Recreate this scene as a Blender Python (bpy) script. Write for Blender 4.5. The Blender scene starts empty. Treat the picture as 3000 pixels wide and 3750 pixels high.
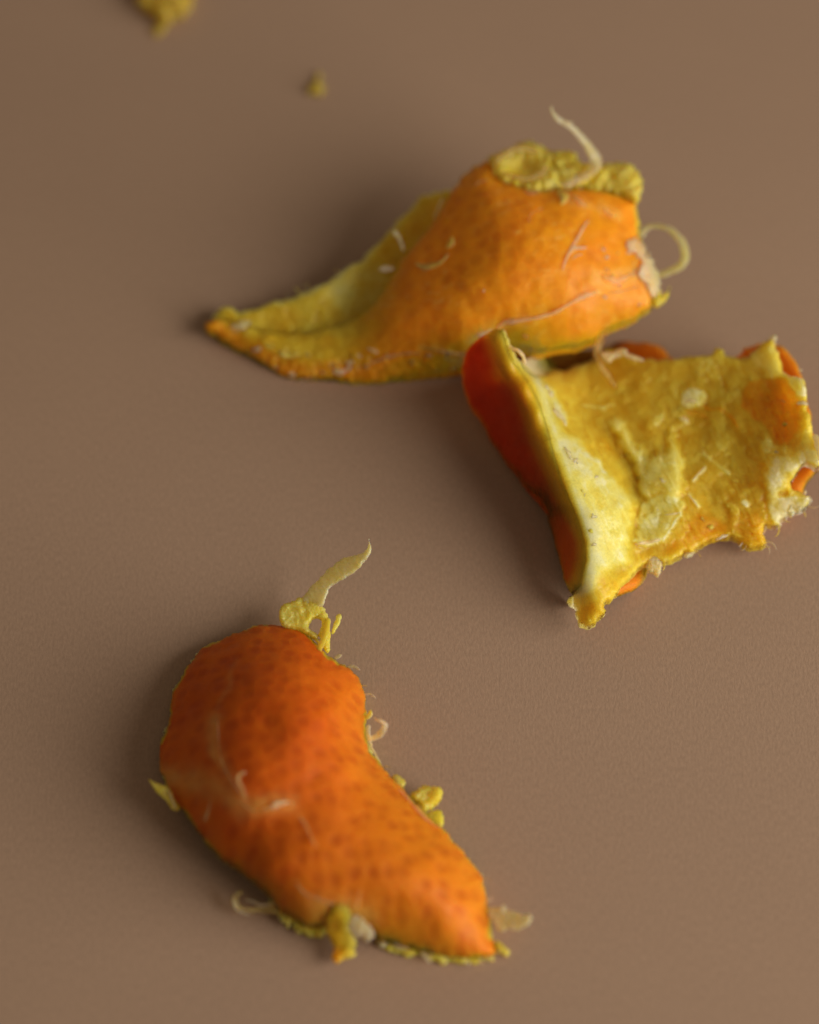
import bpy, math, random
import numpy as np
from mathutils import Vector

random.seed(7)
S = 2.5e-5                      # metres per unit (one unit = one photo pixel at table level)
sc = bpy.context.scene
col = sc.collection

# ------------------------------------------------------------------ camera
TILT = math.radians(33)
DIST = 0.30
FWD = np.array([0, math.sin(TILT), -math.cos(TILT)])
UP = np.array([0, math.cos(TILT), math.sin(TILT)])
RGT = np.array([1.0, 0, 0])
CAM = -FWD * DIST
cd = bpy.data.cameras.new("camera")
cd.sensor_fit = 'HORIZONTAL'
cd.sensor_width = 24
cd.lens = 96
cd.clip_start = 0.01
cd.clip_end = 50
cd.dof.use_dof = True
cd.dof.focus_distance = DIST - 0.0095
cd.dof.aperture_fstop = 8.8
cam = bpy.data.objects.new("camera", cd)
col.objects.link(cam)
cam.location = CAM
cam.rotation_euler = (TILT, 0, 0)
sc.camera = cam

# ------------------------------------------------------------------ world, lamps, exposure
w = bpy.data.worlds.new("World")
sc.world = w
w.use_nodes = True
bg = w.node_tree.nodes["Background"]
bg.inputs[0].default_value = (1.0, 0.77, 0.53, 1)
bg.inputs[1].default_value = 0.18

def area(name, az, el, dist, size, energy, color):
    l = bpy.data.lights.new(name, 'AREA')
    l.shape = 'DISK'
    l.size = size
    l.energy = energy
    l.color = color
    o = bpy.data.objects.new(name, l)
    col.objects.link(o)
    a, e = math.radians(az), math.radians(el)
    d = Vector((math.cos(a) * math.cos(e), math.sin(a) * math.cos(e), math.sin(e)))
    o.location = d * dist
    o.rotation_euler = d.to_track_quat('Z', 'Y').to_euler()
    return o
area("window_lamp", -22, 22, 0.52, 0.46, 4.1, (1.0, 0.90, 0.76))

sc.view_settings.view_transform = 'Standard'
sc.view_settings.look = 'None'
sc.view_settings.exposure = 0
sc.view_settings.gamma = 1
sc.cycles.max_bounces = 10
sc.cycles.transparent_max_bounces = 12
sc.cycles.use_denoising = True

# ------------------------------------------------------------------ maths helpers
def P(x, y, z):
    """photo pixel + height (in units) -> world metres"""
    x = np.asarray(x, float); y = np.asarray(y, float); z = np.asarray(z, float) * S
    u = (x - 1500) / 3000 * (24 / 96)
    v = -(y - 1875) / 3000 * (24 / 96)
    d = FWD[None] + u.reshape(-1, 1) * RGT[None] + v.reshape(-1, 1) * UP[None]
    t = (z.reshape(-1) - CAM[2]) / d[:, 2]
    return CAM[None] + d * t[:, None]

def hsh(ix, iy, seed):
    n = (ix * 374761393 + iy * 668265263 + seed * 974634777) & 0xffffffff
    n = ((n ^ (n >> 13)) * 1274126177) & 0xffffffff
    n = n ^ (n >> 16)
    return (n & 0xffff) / 65535.0

def vnoise(x, y, seed=0):
    ix = np.floor(x).astype(np.int64); iy = np.floor(y).astype(np.int64)
    fx = x - ix; fy = y - iy
    fx = fx * fx * fx * (fx * (fx * 6 - 15) + 10); fy = fy * fy * fy * (fy * (fy * 6 - 15) + 10)
    a = hsh(ix, iy, seed); b = hsh(ix + 1, iy, seed); c = hsh(ix, iy + 1, seed); d = hsh(ix + 1, iy + 1, seed)
    return ((a * (1 - fx) + b * fx) * (1 - fy) + (c * (1 - fx) + d * fx) * fy) * 2 - 1

def fbm(x, y, scale, seed=0, octs=4, rough=0.55):
    r = 0; a = 1; t = 0
    ca, sa = math.cos(0.7), math.sin(0.7)
    X = x / scale; Y = y / scale
    for o in range(octs):
        r = r + a * vnoise(X + 37.1 * o, Y - 19.7 * o, seed + o * 13); t += a; a *= rough
        X, Y = (X * ca - Y * sa) * 2.03, (X * sa + Y * ca) * 2.03
    return r / t

def sm(x, a, b):
    t = np.clip((x - a) / (b - a), 0, 1)
    return t * t * (3 - 2 * t)

def smooth_poly(p, n=4):
    p = np.array(p, float); m = len(p); out = []
    for i in range(m):
        a, b, c, d = p[i - 1], p[i], p[(i + 1) % m], p[(i + 2) % m]
        for k in range(n):
            t = k / n
            out.append(0.5 * ((2 * b) + (c - a) * t + (2 * a - 5 * b + 4 * c - d) * t * t + (3 * b - a - 3 * c + d) * t ** 3))
    return np.array(out)

def smooth_path(p, n=8):
    p = np.array(p, float)
    q = np.vstack([2 * p[0] - p[1], p, 2 * p[-1] - p[-2]]); out = []
    for i in range(1, len(q) - 2):
        a, b, c, d = q[i - 1], q[i], q[i + 1], q[i + 2]
        for k in range(n):
            t = k / n
            out.append(0.5 * ((2 * b) + (c - a) * t + (2 * a - 5 * b + 4 * c - d) * t * t + (3 * b - a - 3 * c + d) * t ** 3))
    out.append(p[-1])
    return np.array(out)

def linedist(poly, X, Y, closed=True):
    poly = np.array(poly, float)
    d2 = np.full(X.shape, 1e18)
    n = len(poly)
    for i in range(n if closed else n - 1):
        a = poly[i]; b = poly[(i + 1) % n]; e = b - a
        L = (e ** 2).sum() + 1e-9
        t = np.clip(((X - a[0]) * e[0] + (Y - a[1]) * e[1]) / L, 0, 1)
        d2 = np.minimum(d2, (X - a[0] - t * e[0]) ** 2 + (Y - a[1] - t * e[1]) ** 2)
    return np.sqrt(d2)

def sdf(poly, X, Y):
    d = linedist(poly, X, Y)
    ins = np.zeros(X.shape, bool); n = len(poly)
    for i in range(n):
        a = poly[i]; b = poly[(i + 1) % n]
        c = ((a[1] > Y) != (b[1] > Y))
        with np.errstate(divide='ignore', invalid='ignore'):
            xi = (b[0] - a[0]) * (Y - a[1]) / (b[1] - a[1] + 1e-12) + a[0]
        ins ^= c & (X < xi)
    return np.where(ins, d, -d)

class TPS:
    def __init__(s, pts, lam=0.002):
        p = np.array(pts, float); s.c = p[:, :2] / 500.0; n = len(p)
        r = np.linalg.norm(s.c[:, None] - s.c[None], axis=2)
        K = s.k(r) + lam * np.eye(n)
        Q = np.hstack([np.ones((n, 1)), s.c])
        A = np.zeros((n + 3, n + 3)); A[:n, :n] = K; A[:n, n:] = Q; A[n:, :n] = Q.T
        s.w = np.linalg.solve(A, np.concatenate([p[:, 2], [0, 0, 0]]))
    @staticmethod
    def k(r):
        return np.where(r > 1e-9, r * r * np.log(np.maximum(r, 1e-9)), 0)
    def __call__(s, X, Y):
        sh = np.shape(X); x = np.ravel(X) / 500.0; y = np.ravel(Y) / 500.0
        n = len(s.c); v = s.w[n] + s.w[n + 1] * x + s.w[n + 2] * y
        for i in range(n):
            v = v + s.w[i] * s.k(np.hypot(x - s.c[i, 0], y - s.c[i, 1]))
        return v.reshape(sh)

def crop(ox, oy, k):
    return lambda pts: [tuple([ox + p[0] * k, oy + p[1] * k] + list(p[2:])) for p in pts]
cA = crop(700, 350, 1.0725)
cB = crop(1650, 1150, 0.7826)
cC = crop(500, 1930, 0.8696)
cD = crop(400, 0, 0.5797)

# ------------------------------------------------------------------ object helpers
def thing(name, label, cat, px, py, group=None):
    o = bpy.data.objects.new(name, None); col.objects.link(o)
    o.empty_display_size = 0.005
    b = P([px], [py], [0])[0]
    o.location = Vector(b); o['label'] = label; o['category'] = cat
    if group: o['group'] = group
    return o

def make_mesh(name, V, F, mat, parent, attrs=None):
    me = bpy.data.meshes.new(name)
    base = np.array(parent.location) if parent is not None else np.zeros(3)
    V = np.asarray(V, float) - base
    F = np.asarray(F, np.int32)
    me.vertices.add(len(V)); me.vertices.foreach_set("co", V.ravel())
    me.loops.add(F.size); me.loops.foreach_set("vertex_index", F.ravel())
    me.polygons.add(len(F))
    me.polygons.foreach_set("loop_start", np.arange(0, F.size, F.shape[1], dtype=np.int32))
    me.polygons.foreach_set("use_smooth", np.ones(len(F), bool))
    me.update(calc_edges=True); me.validate()
    for k, a in (attrs or {}).items():
        at = me.attributes.new(k, 'FLOAT', 'POINT'); at.data.foreach_set('value', np.asarray(a, np.float32))
    me.materials.append(mat)
    o = bpy.data.objects.new(name, me); col.objects.link(o)
    if parent is not None: o.parent = parent
    return o

def field(name, poly, top, thick, mat, parent, step=4.0, rag=0, ragscale=30, roll=25, pn=None,
          seed=0, smooth=True, floor=3.0, dome=0, domeR=100, tone=None, film=None):
    """closed shell: top(X,Y,D) gives the height of the camera-facing side"""
    p = smooth_poly(poly) if smooth else np.array(poly, float)
    m = rag + step * 2
    xs = np.arange(p[:, 0].min() - m, p[:, 0].max() + m, step); ys = np.arange(p[:, 1].min() - m, p[:, 1].max() + m, step)
    X, Y = np.meshgrid(xs, ys)
    D = sdf(p, X, Y)
    if rag: D = D + rag * fbm(X, Y, ragscale, seed + 5, 4, 0.6) - rag * 0.15
    gy, gx = np.gradient(D, step); gl = np.hypot(gx, gy) + 1e-6
    ok = D > -0.7 * step
    cell = ok[:-1, :-1] & ok[1:, :-1] & ok[:-1, 1:] & ok[1:, 1:]
    mv = (D < 0) & ok
    s_ = np.clip(np.where(mv, -D, 0) / gl, 0, step)
    X = X + gx / gl * s_; Y = Y + gy / gl * s_; D = np.where(mv, 0, D)
    r = np.clip(D / roll, 0, 1); prof = np.sqrt(np.clip(1 - (1 - r) ** 2, 0, 1))
    T = thick(X, Y, D) if callable(thick) else thick
    Z = top(X, Y, D) - T * 0.5 * (1 - prof)
    if dome: Z = Z + dome * np.sqrt(np.clip(1 - (1 - np.clip(D / domeR, 0, 1)) ** 2, 0, 1))
    Z = np.maximum(Z, floor + 3)
    ZB = np.maximum(Z - T * np.maximum(prof, 0.12), floor)
    idx = -np.ones(X.shape, np.int64)
    used = np.zeros(X.shape, bool)
    used[:-1, :-1] |= cell; used[1:, :-1] |= cell; used[:-1, 1:] |= cell; used[1:, 1:] |= cell
    n = used.sum(); idx[used] = np.arange(n)
    Vt = P(X[used], Y[used], Z[used])
    Vb = Vt.copy(); Vb[:, 2] = ZB[used] * S
    a = idx[:-1, :-1][cell]; b = idx[:-1, 1:][cell]; c = idx[1:, 1:][cell]; d = idx[1:, :-1][cell]
    Ft = np.stack([a, d, c, b], 1)
    Fb = np.stack([a, b, c, d], 1) + n
    E = np.concatenate([Ft[:, [0, 1]], Ft[:, [1, 2]], Ft[:, [2, 3]], Ft[:, [3, 0]]])
    key = E.min(1) * (n + 1) + E.max(1)
    _, inv, cnt = np.unique(key, return_inverse=True, return_counts=True)
    B = E[cnt[inv] == 1]
    Fs = np.stack([B[:, 1], B[:, 0], B[:, 0] + n, B[:, 1] + n], 1)
    F = np.concatenate([Ft, Fb, Fs])
    A = {}
    pv = pn(X, Y, D)[used] if callable(pn) else np.full(n, 1.0 if pn is None else pn)
    tv = tone(X, Y, D)[used] if callable(tone) else np.full(n, 0.0 if tone is None else tone)
    A['pithness'] = np.concatenate([pv, pv]); A['tone'] = np.concatenate([tv, tv])
    if film is not None:
        fv = film(X, Y)[used]; A['film'] = np.concatenate([fv, fv])
    return make_mesh(name, np.concatenate([Vt, Vb]), F, mat, parent, A)

def ribbon(name, path, mat, parent, thick=8, surf=None, lift=0, rag=0.45, seed=0, n=8, ring=10, pn=1.0, curl=0.0):
    """path of (x, y, z, width); z is added to surf(x, y) when surf is given"""
    p = smooth_path(path, n)
    q = np.arange(len(p)) * 1.0
    p[:, 0] += np.minimum(3.5, 0.12 * p[:, 3]) * fbm(q, q * 0, 5, seed + 70, 3); p[:, 1] += np.minimum(3.5, 0.12 * p[:, 3]) * fbm(q, q * 0 + 5, 5, seed + 71, 3)
    t = np.gradient(p[:, :2], axis=0); t /= np.linalg.norm(t, axis=1, keepdims=True) + 1e-9
    nn = np.stack([-t[:, 1], t[:, 0]], 1)
    k = np.arange(len(p))
    s_ = np.concatenate([[0], np.cumsum(np.linalg.norm(np.diff(p[:, :2], axis=0), axis=1))])
    wl = p[:, 3] * 0.5 * (1 + rag * fbm(s_, s_ * 0 + 3, 22, seed, 4, 0.7)); wr = p[:, 3] * 0.5 * (1 + rag * fbm(s_, s_ * 0 + 9, 22, seed + 40, 4, 0.7))
    end = np.clip(np.minimum(s_, s_[-1] - s_) / 8 + 0.15, 0, 1)
    V = []; TN = []
    for j in range(ring):
        ph = 2 * math.pi * j / ring
        cx = math.cos(ph); sz = math.sin(ph)
        off = np.where(cx > 0, wl, wr) * cx * end
        x = p[:, 0] + nn[:, 0] * off; y = p[:, 1] + nn[:, 1] * off
        base = surf(x, y) if surf is not None else 0
        th = thick * (0.35 + 0.65 * (1 - abs(cx))) * np.minimum(1, p[:, 3] / thick)
        z = base + p[:, 2] + lift + sz * th * 0.5 * end + curl * cx * cx * p[:, 3] + 2.5 * fbm(x, y, 14, seed + 3, 2)
        V.append(P(x, y, np.maximum(z, 3))); TN.append(np.maximum(abs(cx) ** 2, 1 - end) + 0 * x)
    m = len(p); V = np.array(V).transpose(1, 0, 2).reshape(-1, 3)
    F = []
    for i in range(m - 1):
        for j in range(ring):
            a = i * ring + j; b = i * ring + (j + 1) % ring
            F.append((a, b, b + ring, a + ring))
    # caps as quads
    for i0 in (0, (m - 1) * ring):
        for j in range(ring // 2 - 1):
            F.append((i0 + j, i0 + j + 1, i0 + ring - 2 - j, i0 + (ring - 1 - j)))
    return make_mesh(name, V, F, mat, parent, {'pithness': np.full(len(V), pn), 'tone': np.array(TN).T.ravel()})

# ------------------------------------------------------------------ materials
class NT:
    def __init__(s, name):
        s.m = bpy.data.materials.new(name); s.m.use_nodes = True
        s.t = s.m.node_tree; s.t.nodes.clear()
    def n(s, kind, **kw):
        nd = s.t.nodes.new(kind)
        for k, v in kw.items():
            if k.startswith('i_'):
                key = k[2:]
                key = int(key) if key.isdigit() else key.replace('_', ' ')
                nd.inputs[key].default_value = v
            else: setattr(nd, k, v)
        return nd
    def l(s, a, b): s.t.links.new(a, b)
    def math(s, op, a, b=None, clamp=False):
        nd = s.t.nodes.new('ShaderNodeMath'); nd.operation = op; nd.use_clamp = clamp
        for i, v in enumerate((a, b)):
            if v is None: continue
            if isinstance(v, (int, float)): nd.inputs[i].default_value = v
            else: s.l(v, nd.inputs[i])
        return nd.outputs[0]
    def noise(s, co, scale, detail=3, rough=0.55):
        nd = s.n('ShaderNodeTexNoise'); nd.inputs['Scale'].default_value = scale
        nd.inputs['Detail'].default_value = detail; nd.inputs['Roughness'].default_value = rough
        s.l(co, nd.inputs['Vector']); return nd.outputs['Fac']
    def ramp(s, fac, stops, interp='LINEAR'):
        nd = s.n('ShaderNodeValToRGB'); nd.color_ramp.interpolation = interp
        e = nd.color_ramp.elements
        while len(e) < len(stops): e.new(0.5)
        for i, (p, c) in enumerate(stops):
            e[i].position = p
            e[i].color = (c, c, c, 1) if isinstance(c, (int, float)) else (*c, 1)
        s.l(fac, nd.inputs[0]); return nd.outputs[0]
    def mix(s, f, a, b, mode='MIX'):
        nd = s.n('ShaderNodeMix', data_type='RGBA', blend_type=mode)
        for i, v in ((0, f), (6, a), (7, b)):
            if isinstance(v, (int, float)): nd.inputs[i].default_value = v
            elif isinstance(v, tuple): nd.inputs[i].default_value = (*v, 1)
            else: s.l(v, nd.inputs[i])
        return nd.outputs[2]

def peel_material(name, deep, mid, spot_amt, wet=0.35, sss=0.0020):
    t = NT(name)
    co = t.n('ShaderNodeTexCoord').outputs['Object']
    pa = t.n('ShaderNodeAttribute', attribute_name='pithness').outputs['Fac']
    ta = t.n('ShaderNodeAttribute', attribute_name='tone').outputs['Fac']
    # pores (oil glands)
    wv = t.n('ShaderNodeTexNoise'); wv.inputs['Scale'].default_value = 400; t.l(co, wv.inputs['Vector'])
    wm = t.n('ShaderNodeMix', data_type='VECTOR'); wm.inputs[0].default_value = 0.0006
    add = t.n('ShaderNodeVectorMath', operation='MULTIPLY_ADD'); t.l(wv.outputs['Color'], add.inputs[0])
    add.inputs[1].default_value = (0.0007,) * 3; t.l(co, add.inputs[2])
    vo = t.n('ShaderNodeTexVoronoi', voronoi_dimensions='2D'); vo.inputs['Scale'].default_value = 670; vo.inputs['Randomness'].default_value = 0.85
    fm = t.n('ShaderNodeMapping'); fm.inputs['Scale'].default_value = (1, 1, 0.0); t.l(add.outputs[0], fm.inputs[0]); t.l(fm.outputs[0], vo.inputs['Vector'])
    vd = vo.outputs['Distance']
    sep = t.n('ShaderNodeSeparateColor'); t.l(vo.outputs['Color'], sep.inputs[0])
    pore = t.ramp(vd, [(0.10, 1.0), (0.56, 0.0)], 'EASE')
    strength = t.math('MULTIPLY', pore, t.math('ADD', t.math('MULTIPLY', sep.outputs[0], 0.6), 0.4))
    blot = t.noise(co, 190, 4)
    blotf = t.ramp(blot, [(0.35, 0.0), (0.65, 1.0)])
    rind = t.mix(blotf, deep, mid)
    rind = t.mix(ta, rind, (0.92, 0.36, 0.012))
    tanc = t.mix(0.60, rind, (0.30, 0.012, 0.001))
    rind = t.mix(t.math('MULTIPLY', strength, spot_amt, True), rind, tanc)
    # rind -> amber -> cream
    fine = t.noise(co, 900, 5, 0.65)
    co2 = t.noise(co, 330, 5, 0.6)
    pj = t.math('ADD', pa, t.math('MULTIPLY', t.math('SUBTRACT', co2, 0.5), 0.34))
    pj = t.math('ADD', pj, t.math('MULTIPLY', t.math('SUBTRACT', fine, 0.5), 0.16), True)
    pcol = t.ramp(pj, [(0.0, (0.80, 0.22, 0.006)), (0.32, (0.84, 0.34, 0.008)), (0.55, (0.72, 0.41, 0.016)), (0.74, (0.80, 0.56, 0.050)), (0.90, (0.90, 0.75, 0.18)), (1.0, (0.95, 0.86, 0.40))])
    isp = t.ramp(pa, [(0.03, 0.0), (0.28, 1.0)])
    colr = t.mix(isp, rind, pcol)
    fa = t.n('ShaderNodeAttribute', attribute_name='film').outputs['Fac']
    fmask = t.math('MULTIPLY', fa, t.ramp(t.noise(co, 420, 5, 0.65), [(0.30, 0.35), (0.62, 1.0)]), True)
    colr = t.mix(fmask, colr, (0.96, 0.60, 0.16))
    grain = t.noise(co, 5200, 2, 0.7)
    colr = t.mix(0.22, colr, t.ramp(grain, [(0.3, 0.25), (0.7, 1.0)]), 'MULTIPLY')
    b = t.n('ShaderNodeBsdfPrincipled')
    t.l(colr, b.inputs['Base Color'])
    rn = t.noise(co, 700, 3)
    t.l(t.math('SUBTRACT', t.ramp(rn, [(0.3, wet), (0.7, wet + 0.28)]), t.math('ADD', t.math('MULTIPLY', fmask, 0.35), t.math('MULTIPLY', isp, 0.08)), True), b.inputs['Roughness'])
    t.l(t.math('ADD', t.math('MULTIPLY', isp, 0.06), 0.22), b.inputs['Specular IOR Level'])
    b.inputs['Subsurface Weight'].default_value = 1.0
    rv = t.n('ShaderNodeMix', data_type='VECTOR'); t.l(isp, rv.inputs[0]); rv.inputs[4].default_value = (1.0, 0.55, 0.22); rv.inputs[5].default_value = (1.0, 0.88, 0.60)
    t.l(rv.outputs[1], b.inputs['Subsurface Radius'])
    t.l(t.math('MULTIPLY', t.math('ADD', t.math('MULTIPLY', isp, 1.1), 1.0), sss), b.inputs['Subsurface Scale'])
    bh = t.math('ADD', t.math('MULTIPLY', fine, t.math('ADD', t.math('MULTIPLY', isp, 1.1), 0.15)), t.math('MULTIPLY', pore, -0.9))
    bh = t.math('ADD', bh, t.math('MULTIPLY', fmask, 1.2))
    bp = t.n('ShaderNodeBump'); bp.inputs['Strength'].default_value = 0.35; bp.inputs['Distance'].default_value = 0.00012
    t.l(bh, bp.inputs['Height']); t.l(bp.outputs[0], b.inputs['Normal'])
    o = t.n('ShaderNodeOutputMaterial'); t.l(b.outputs[0], o.inputs[0])
    return t.m

def strand_material(name, c1, c2, clear, rough=0.34, edge=0.3):
    t = NT(name)
    co = t.n('ShaderNodeTexCoord').outputs['Object']
    nz = t.noise(co, 500, 5, 0.65)
    b = t.n('ShaderNodeBsdfPrincipled')
    t.l(t.mix(t.ramp(nz, [(0.35, 0.0), (0.65, 1.0)]), c1, c2), b.inputs['Base Color'])
    b.inputs['Roughness'].default_value = rough
    b.inputs['Subsurface Weight'].default_value = 1.0
    b.inputs['Subsurface Radius'].default_value = (1.0, 0.7, 0.35)
    b.inputs['Subsurface Scale'].default_value = 0.0014
    bp = t.n('ShaderNodeBump'); bp.inputs['Strength'].default_value = 0.6; bp.inputs['Distance'].default_value = 0.00015
    t.l(t.noise(co, 1300, 4), bp.inputs['Height']); t.l(bp.outputs[0], b.inputs['Normal'])
    tl = t.n('ShaderNodeBsdfTranslucent'); tl.inputs[0].default_value = (*c2, 1)
    m0 = t.n('ShaderNodeMixShader'); m0.inputs[0].default_value = 0.38
    t.l(b.outputs[0], m0.inputs[1]); t.l(tl.outputs[0], m0.inputs[2])
    tr = t.n('ShaderNodeBsdfTransparent'); tr.inputs[0].default_value = (1, 0.93, 0.8, 1)
    mx = t.n('ShaderNodeMixShader')
    ed = t.math('MULTIPLY', t.n('ShaderNodeAttribute', attribute_name='tone').outputs['Fac'], edge)
    t.l(t.math('ADD', t.math('MULTIPLY', t.ramp(nz, [(0.3, 1.35), (0.7, 0.65)]), clear), ed, True), mx.inputs[0])
    t.l(m0.outputs[0], mx.inputs[1]); t.l(tr.outputs[0], mx.inputs[2])
    o = t.n('ShaderNodeOutputMaterial'); t.l(mx.outputs[0], o.inputs[0])
    return t.m

M_A = peel_material('peel_light_orange', (0.88, 0.29, 0.008), (0.94, 0.38, 0.010), 0.36, 0.36)
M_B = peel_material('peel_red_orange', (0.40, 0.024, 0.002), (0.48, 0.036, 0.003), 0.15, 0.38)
M_C = peel_material('peel_deep_orange', (0.61, 0.100, 0.003), (0.72, 0.148, 0.004), 0.62, 0.44)
M_ST = strand_material('pith_strand', (0.96, 0.84, 0.42), (0.98, 0.90, 0.60), 0.24)
M_FILM = strand_material('pith_film', (0.95, 0.68, 0.22), (0.97, 0.82, 0.42), 0.55, edge=0.5)
M_YEL = strand_material('pith_yellow', (0.92, 0.72, 0.05), (0.97, 0.84, 0.22), 0.07, 0.34, 0.1)

M_DULL = strand_material('pith_dull', (0.82, 0.62, 0.06), (0.88, 0.70, 0.16), 0.32, 0.6, 0.3)
M_PALE = strand_material('pith_pale_yellow', (0.94, 0.82, 0.24), (0.97, 0.90, 0.52), 0.14)

def table_material():
    t = NT('warm_beige_matte')
    co = t.n('ShaderNodeTexCoord').outputs['Object']
    mp = t.n('ShaderNodeMapping'); mp.inputs['Scale'].default_value = (1.0, 0.45, 1.0); t.l(co, mp.inputs[0])
    g1 = t.noise(mp.outputs[0], 4200, 3, 0.7)
    g2 = t.noise(co, 28, 3)
    c = t.mix(t.ramp(g2, [(0.3, 0.0), (0.7, 1.0)]), (0.382, 0.262, 0.190), (0.406, 0.279, 0.201))
    c = t.mix(0.30, c, t.ramp(g1, [(0.3, 0.35), (0.7, 1.0)]), 'MULTIPLY')
    b = t.n('ShaderNodeBsdfPrincipled')
    t.l(c, b.inputs['Base Color']); b.inputs['Roughness'].default_value = 0.75
    b.inputs['Specular IOR Level'].default_value = 0.2
    bp = t.n('ShaderNodeBump'); bp.inputs['Strength'].default_value = 0.35; bp.inputs['Distance'].default_value = 0.00008
    t.l(g1, bp.inputs['Height']); t.l(bp.outputs[0], b.inputs['Normal'])
    o = t.n('ShaderNodeOutputMaterial'); t.l(b.outputs[0], o.inputs[0])
    return t.m

# ------------------------------------------------------------------ table
tb = make_mesh('table_top', [(-0.5, -0.4, 0), (0.5, -0.4, 0), (0.5, 0.6, 0), (-0.5, 0.6, 0), (-0.5, -0.4, -0.02), (0.5, -0.4, -0.02), (0.5, 0.6, -0.02), (-0.5, 0.6, -0.02)],
               [(0, 1, 2, 3), (7, 6, 5, 4), (0, 4, 5, 1), (1, 5, 6, 2), (2, 6, 7, 3), (3, 7, 4, 0)], table_material(), None)
for pl in tb.data.polygons: pl.use_smooth = False
tb['kind'] = 'structure'; tb['label'] = 'smooth matte warm beige table surface under the peel scraps'

GROUP = 'torn pieces of citrus peel on the table'

# ================================================================== PEEL C (lower, kidney-shaped)
C = thing('citrus_peel', 'kidney-shaped deep orange peel scrap with dotted skin side up', 'peel', 1150, 2950, GROUP)
polyC = cC([(455,428),(500,408),(560,410),(610,415),(680,425),(740,470),(800,535),(860,575),(905,595),(940,640),(962,700),(970,780),(972,860),(985,930),(1020,985),(1060,1035),(1110,1090),(1160,1145),(1220,1205),(1290,1265),(1330,1310),(1370,1355),(1410,1405),(1445,1450),(1465,1480),(1468,1520),(1480,1580),(1490,1640),(1497,1700),(1510,1750),(1520,1790),(1512,1808),(1450,1822),(1400,1828),(1340,1826),(1270,1812),(1220,1795),(1180,1785),(1120,1775),(1070,1755),(1020,1735),(990,1712),(940,1692),(890,1678),(850,1675),(810,1680),(790,1682),(740,1684),(690,1668),(650,1645),(610,1620),(575,1585),(545,1545),(500,1505),(455,1465),(400,1425),(340,1385),(300,1345),(270,1300),(245,1260),(215,1215),(190,1185),(150,1150),(120,1095),(105,1040),(98,980),(97,930),(105,880),(130,830),(140,770),(150,700),(175,650),(205,600),(235,555),(265,520),(300,495),(350,475),(400,450)])
ctlC = cC([(560,410,110),(700,440,120),(905,595,100),(970,780,80),(985,930,80),(1110,1090,95),(1290,1265,90),(1445,1450,60),(1490,1640,35),(1515,1800,20),(1340,1826,20),(1120,1775,40),(990,1712,90),(850,1675,110),(690,1675,90),(575,1585,110),(455,1465,130),(300,1345,135),(190,1185,125),(105,1040,100),(97,930,90),(140,770,85),(205,600,85),(350,475,95),
 (500,600,270),(700,650,290),(350,750,270),(550,850,350),(800,800,300),(300,950,280),(500,1050,360),(750,1050,330),(900,1000,250),(350,1200,260),(600,1250,310),(850,1250,310),(1050,1250,240),(550,1450,230),(800,1450,270),(1050,1450,270),(1250,1400,210),(1000,1600,190),(1200,1600,200),(1380,1600,150),(1350,1740,95),(700,1570,190),(850,1580,200),(1200,1730,95)])
tC = TPS(ctlC)
sC = smooth_poly(polyC)
def zC0(X, Y): return tC(X, Y) + 5 * fbm(X, Y, 120, 3, 3)
def topC(X, Y, D):
    return zC0(X, Y) + 34 * np.sqrt(np.clip(1 - (1 - np.clip(D / 70, 0, 1)) ** 2, 0, 1)) - 20
def surfC(x, y):
    return topC(x, y, sdf(sC, np.asarray(x, float), np.asarray(y, float)))
def pnC(X, Y, D):
    bx, by = cC([(1000, 1730)])[0]
    low = sm(Y, by - 60, by) * (X < 1900)
    return 0.6 * sm(-D, -14 - 16 * low, 0) * sm(fbm(X, Y, 60, 66, 3), -0.15, 0.3)
def toneC(X, Y, D):  # lit side put into the colour: skin lighter orange towards the lower right
    k = sm(X * 0.8 + Y * 0.35, 1700, 2300)
    return 0.42 * k
veinsC = [(cC(p), wd, a) for p, wd, a in [
    ([(418,560),(396,640),(360,740),(335,820)], 10, 0.16), ([(335,800),(324,880),(340,950),(375,1030),(425,1110),(470,1180)], 22, 0.42),
    ([(120,1050),(200,1060),(290,1080),(380,1120),(460,1180)], 44, 0.42), ([(470,1185),(530,1180),(600,1165),(650,1165)], 34, 0.45), ([(560,1178),(600,1165)], 20, 0.5),
    ([(312,1140),(292,1225)], 16, 0.25), ([(690,1220),(720,1270),(757,1345)], 9, 0.25), ([(672,1500),(712,1545),(770,1568),(840,1592)], 12, 0.28), ([(945,1535),(925,1610)], 9, 0.3),
    ([(780,1600),(900,1620),(960,1640)], 50, 0.35)]]
def filmC(X, Y):
    wx = X + 16 * fbm(X, Y, 60, 91, 3); wy = Y + 16 * fbm(X, Y, 60, 92, 3); v = np.zeros(X.shape)
    for p, wd, a in veinsC:
        v = np.maximum(v, a * np.exp(-(linedist(smooth_path(np.array(p), 3), wx, wy, False) / wd) ** 2))
    return v
field('rind', polyC, topC, 34, M_C, C, step=4, rag=9, ragscale=34, roll=22, pn=pnC, tone=toneC, seed=1, film=filmC)
# pith layer under the skin, peeping out along the torn edge
def grow(poly, d):
    p = smooth_poly(poly, 2); t = np.roll(p, -1, 0) - np.roll(p, 1, 0); t /= np.linalg.norm(t, axis=1, keepdims=True) + 1e-9
    return p + np.stack([t[:, 1], -t[:, 0]], 1) * d
field('pith', grow(polyC, -2), lambda X, Y, D: zC0(X, Y) - 38 + 8 * fbm(X, Y, 30, 8), 46, M_C, C, step=5, rag=20, ragscale=30, roll=18, pn=0.86, seed=11, smooth=False)

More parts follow.
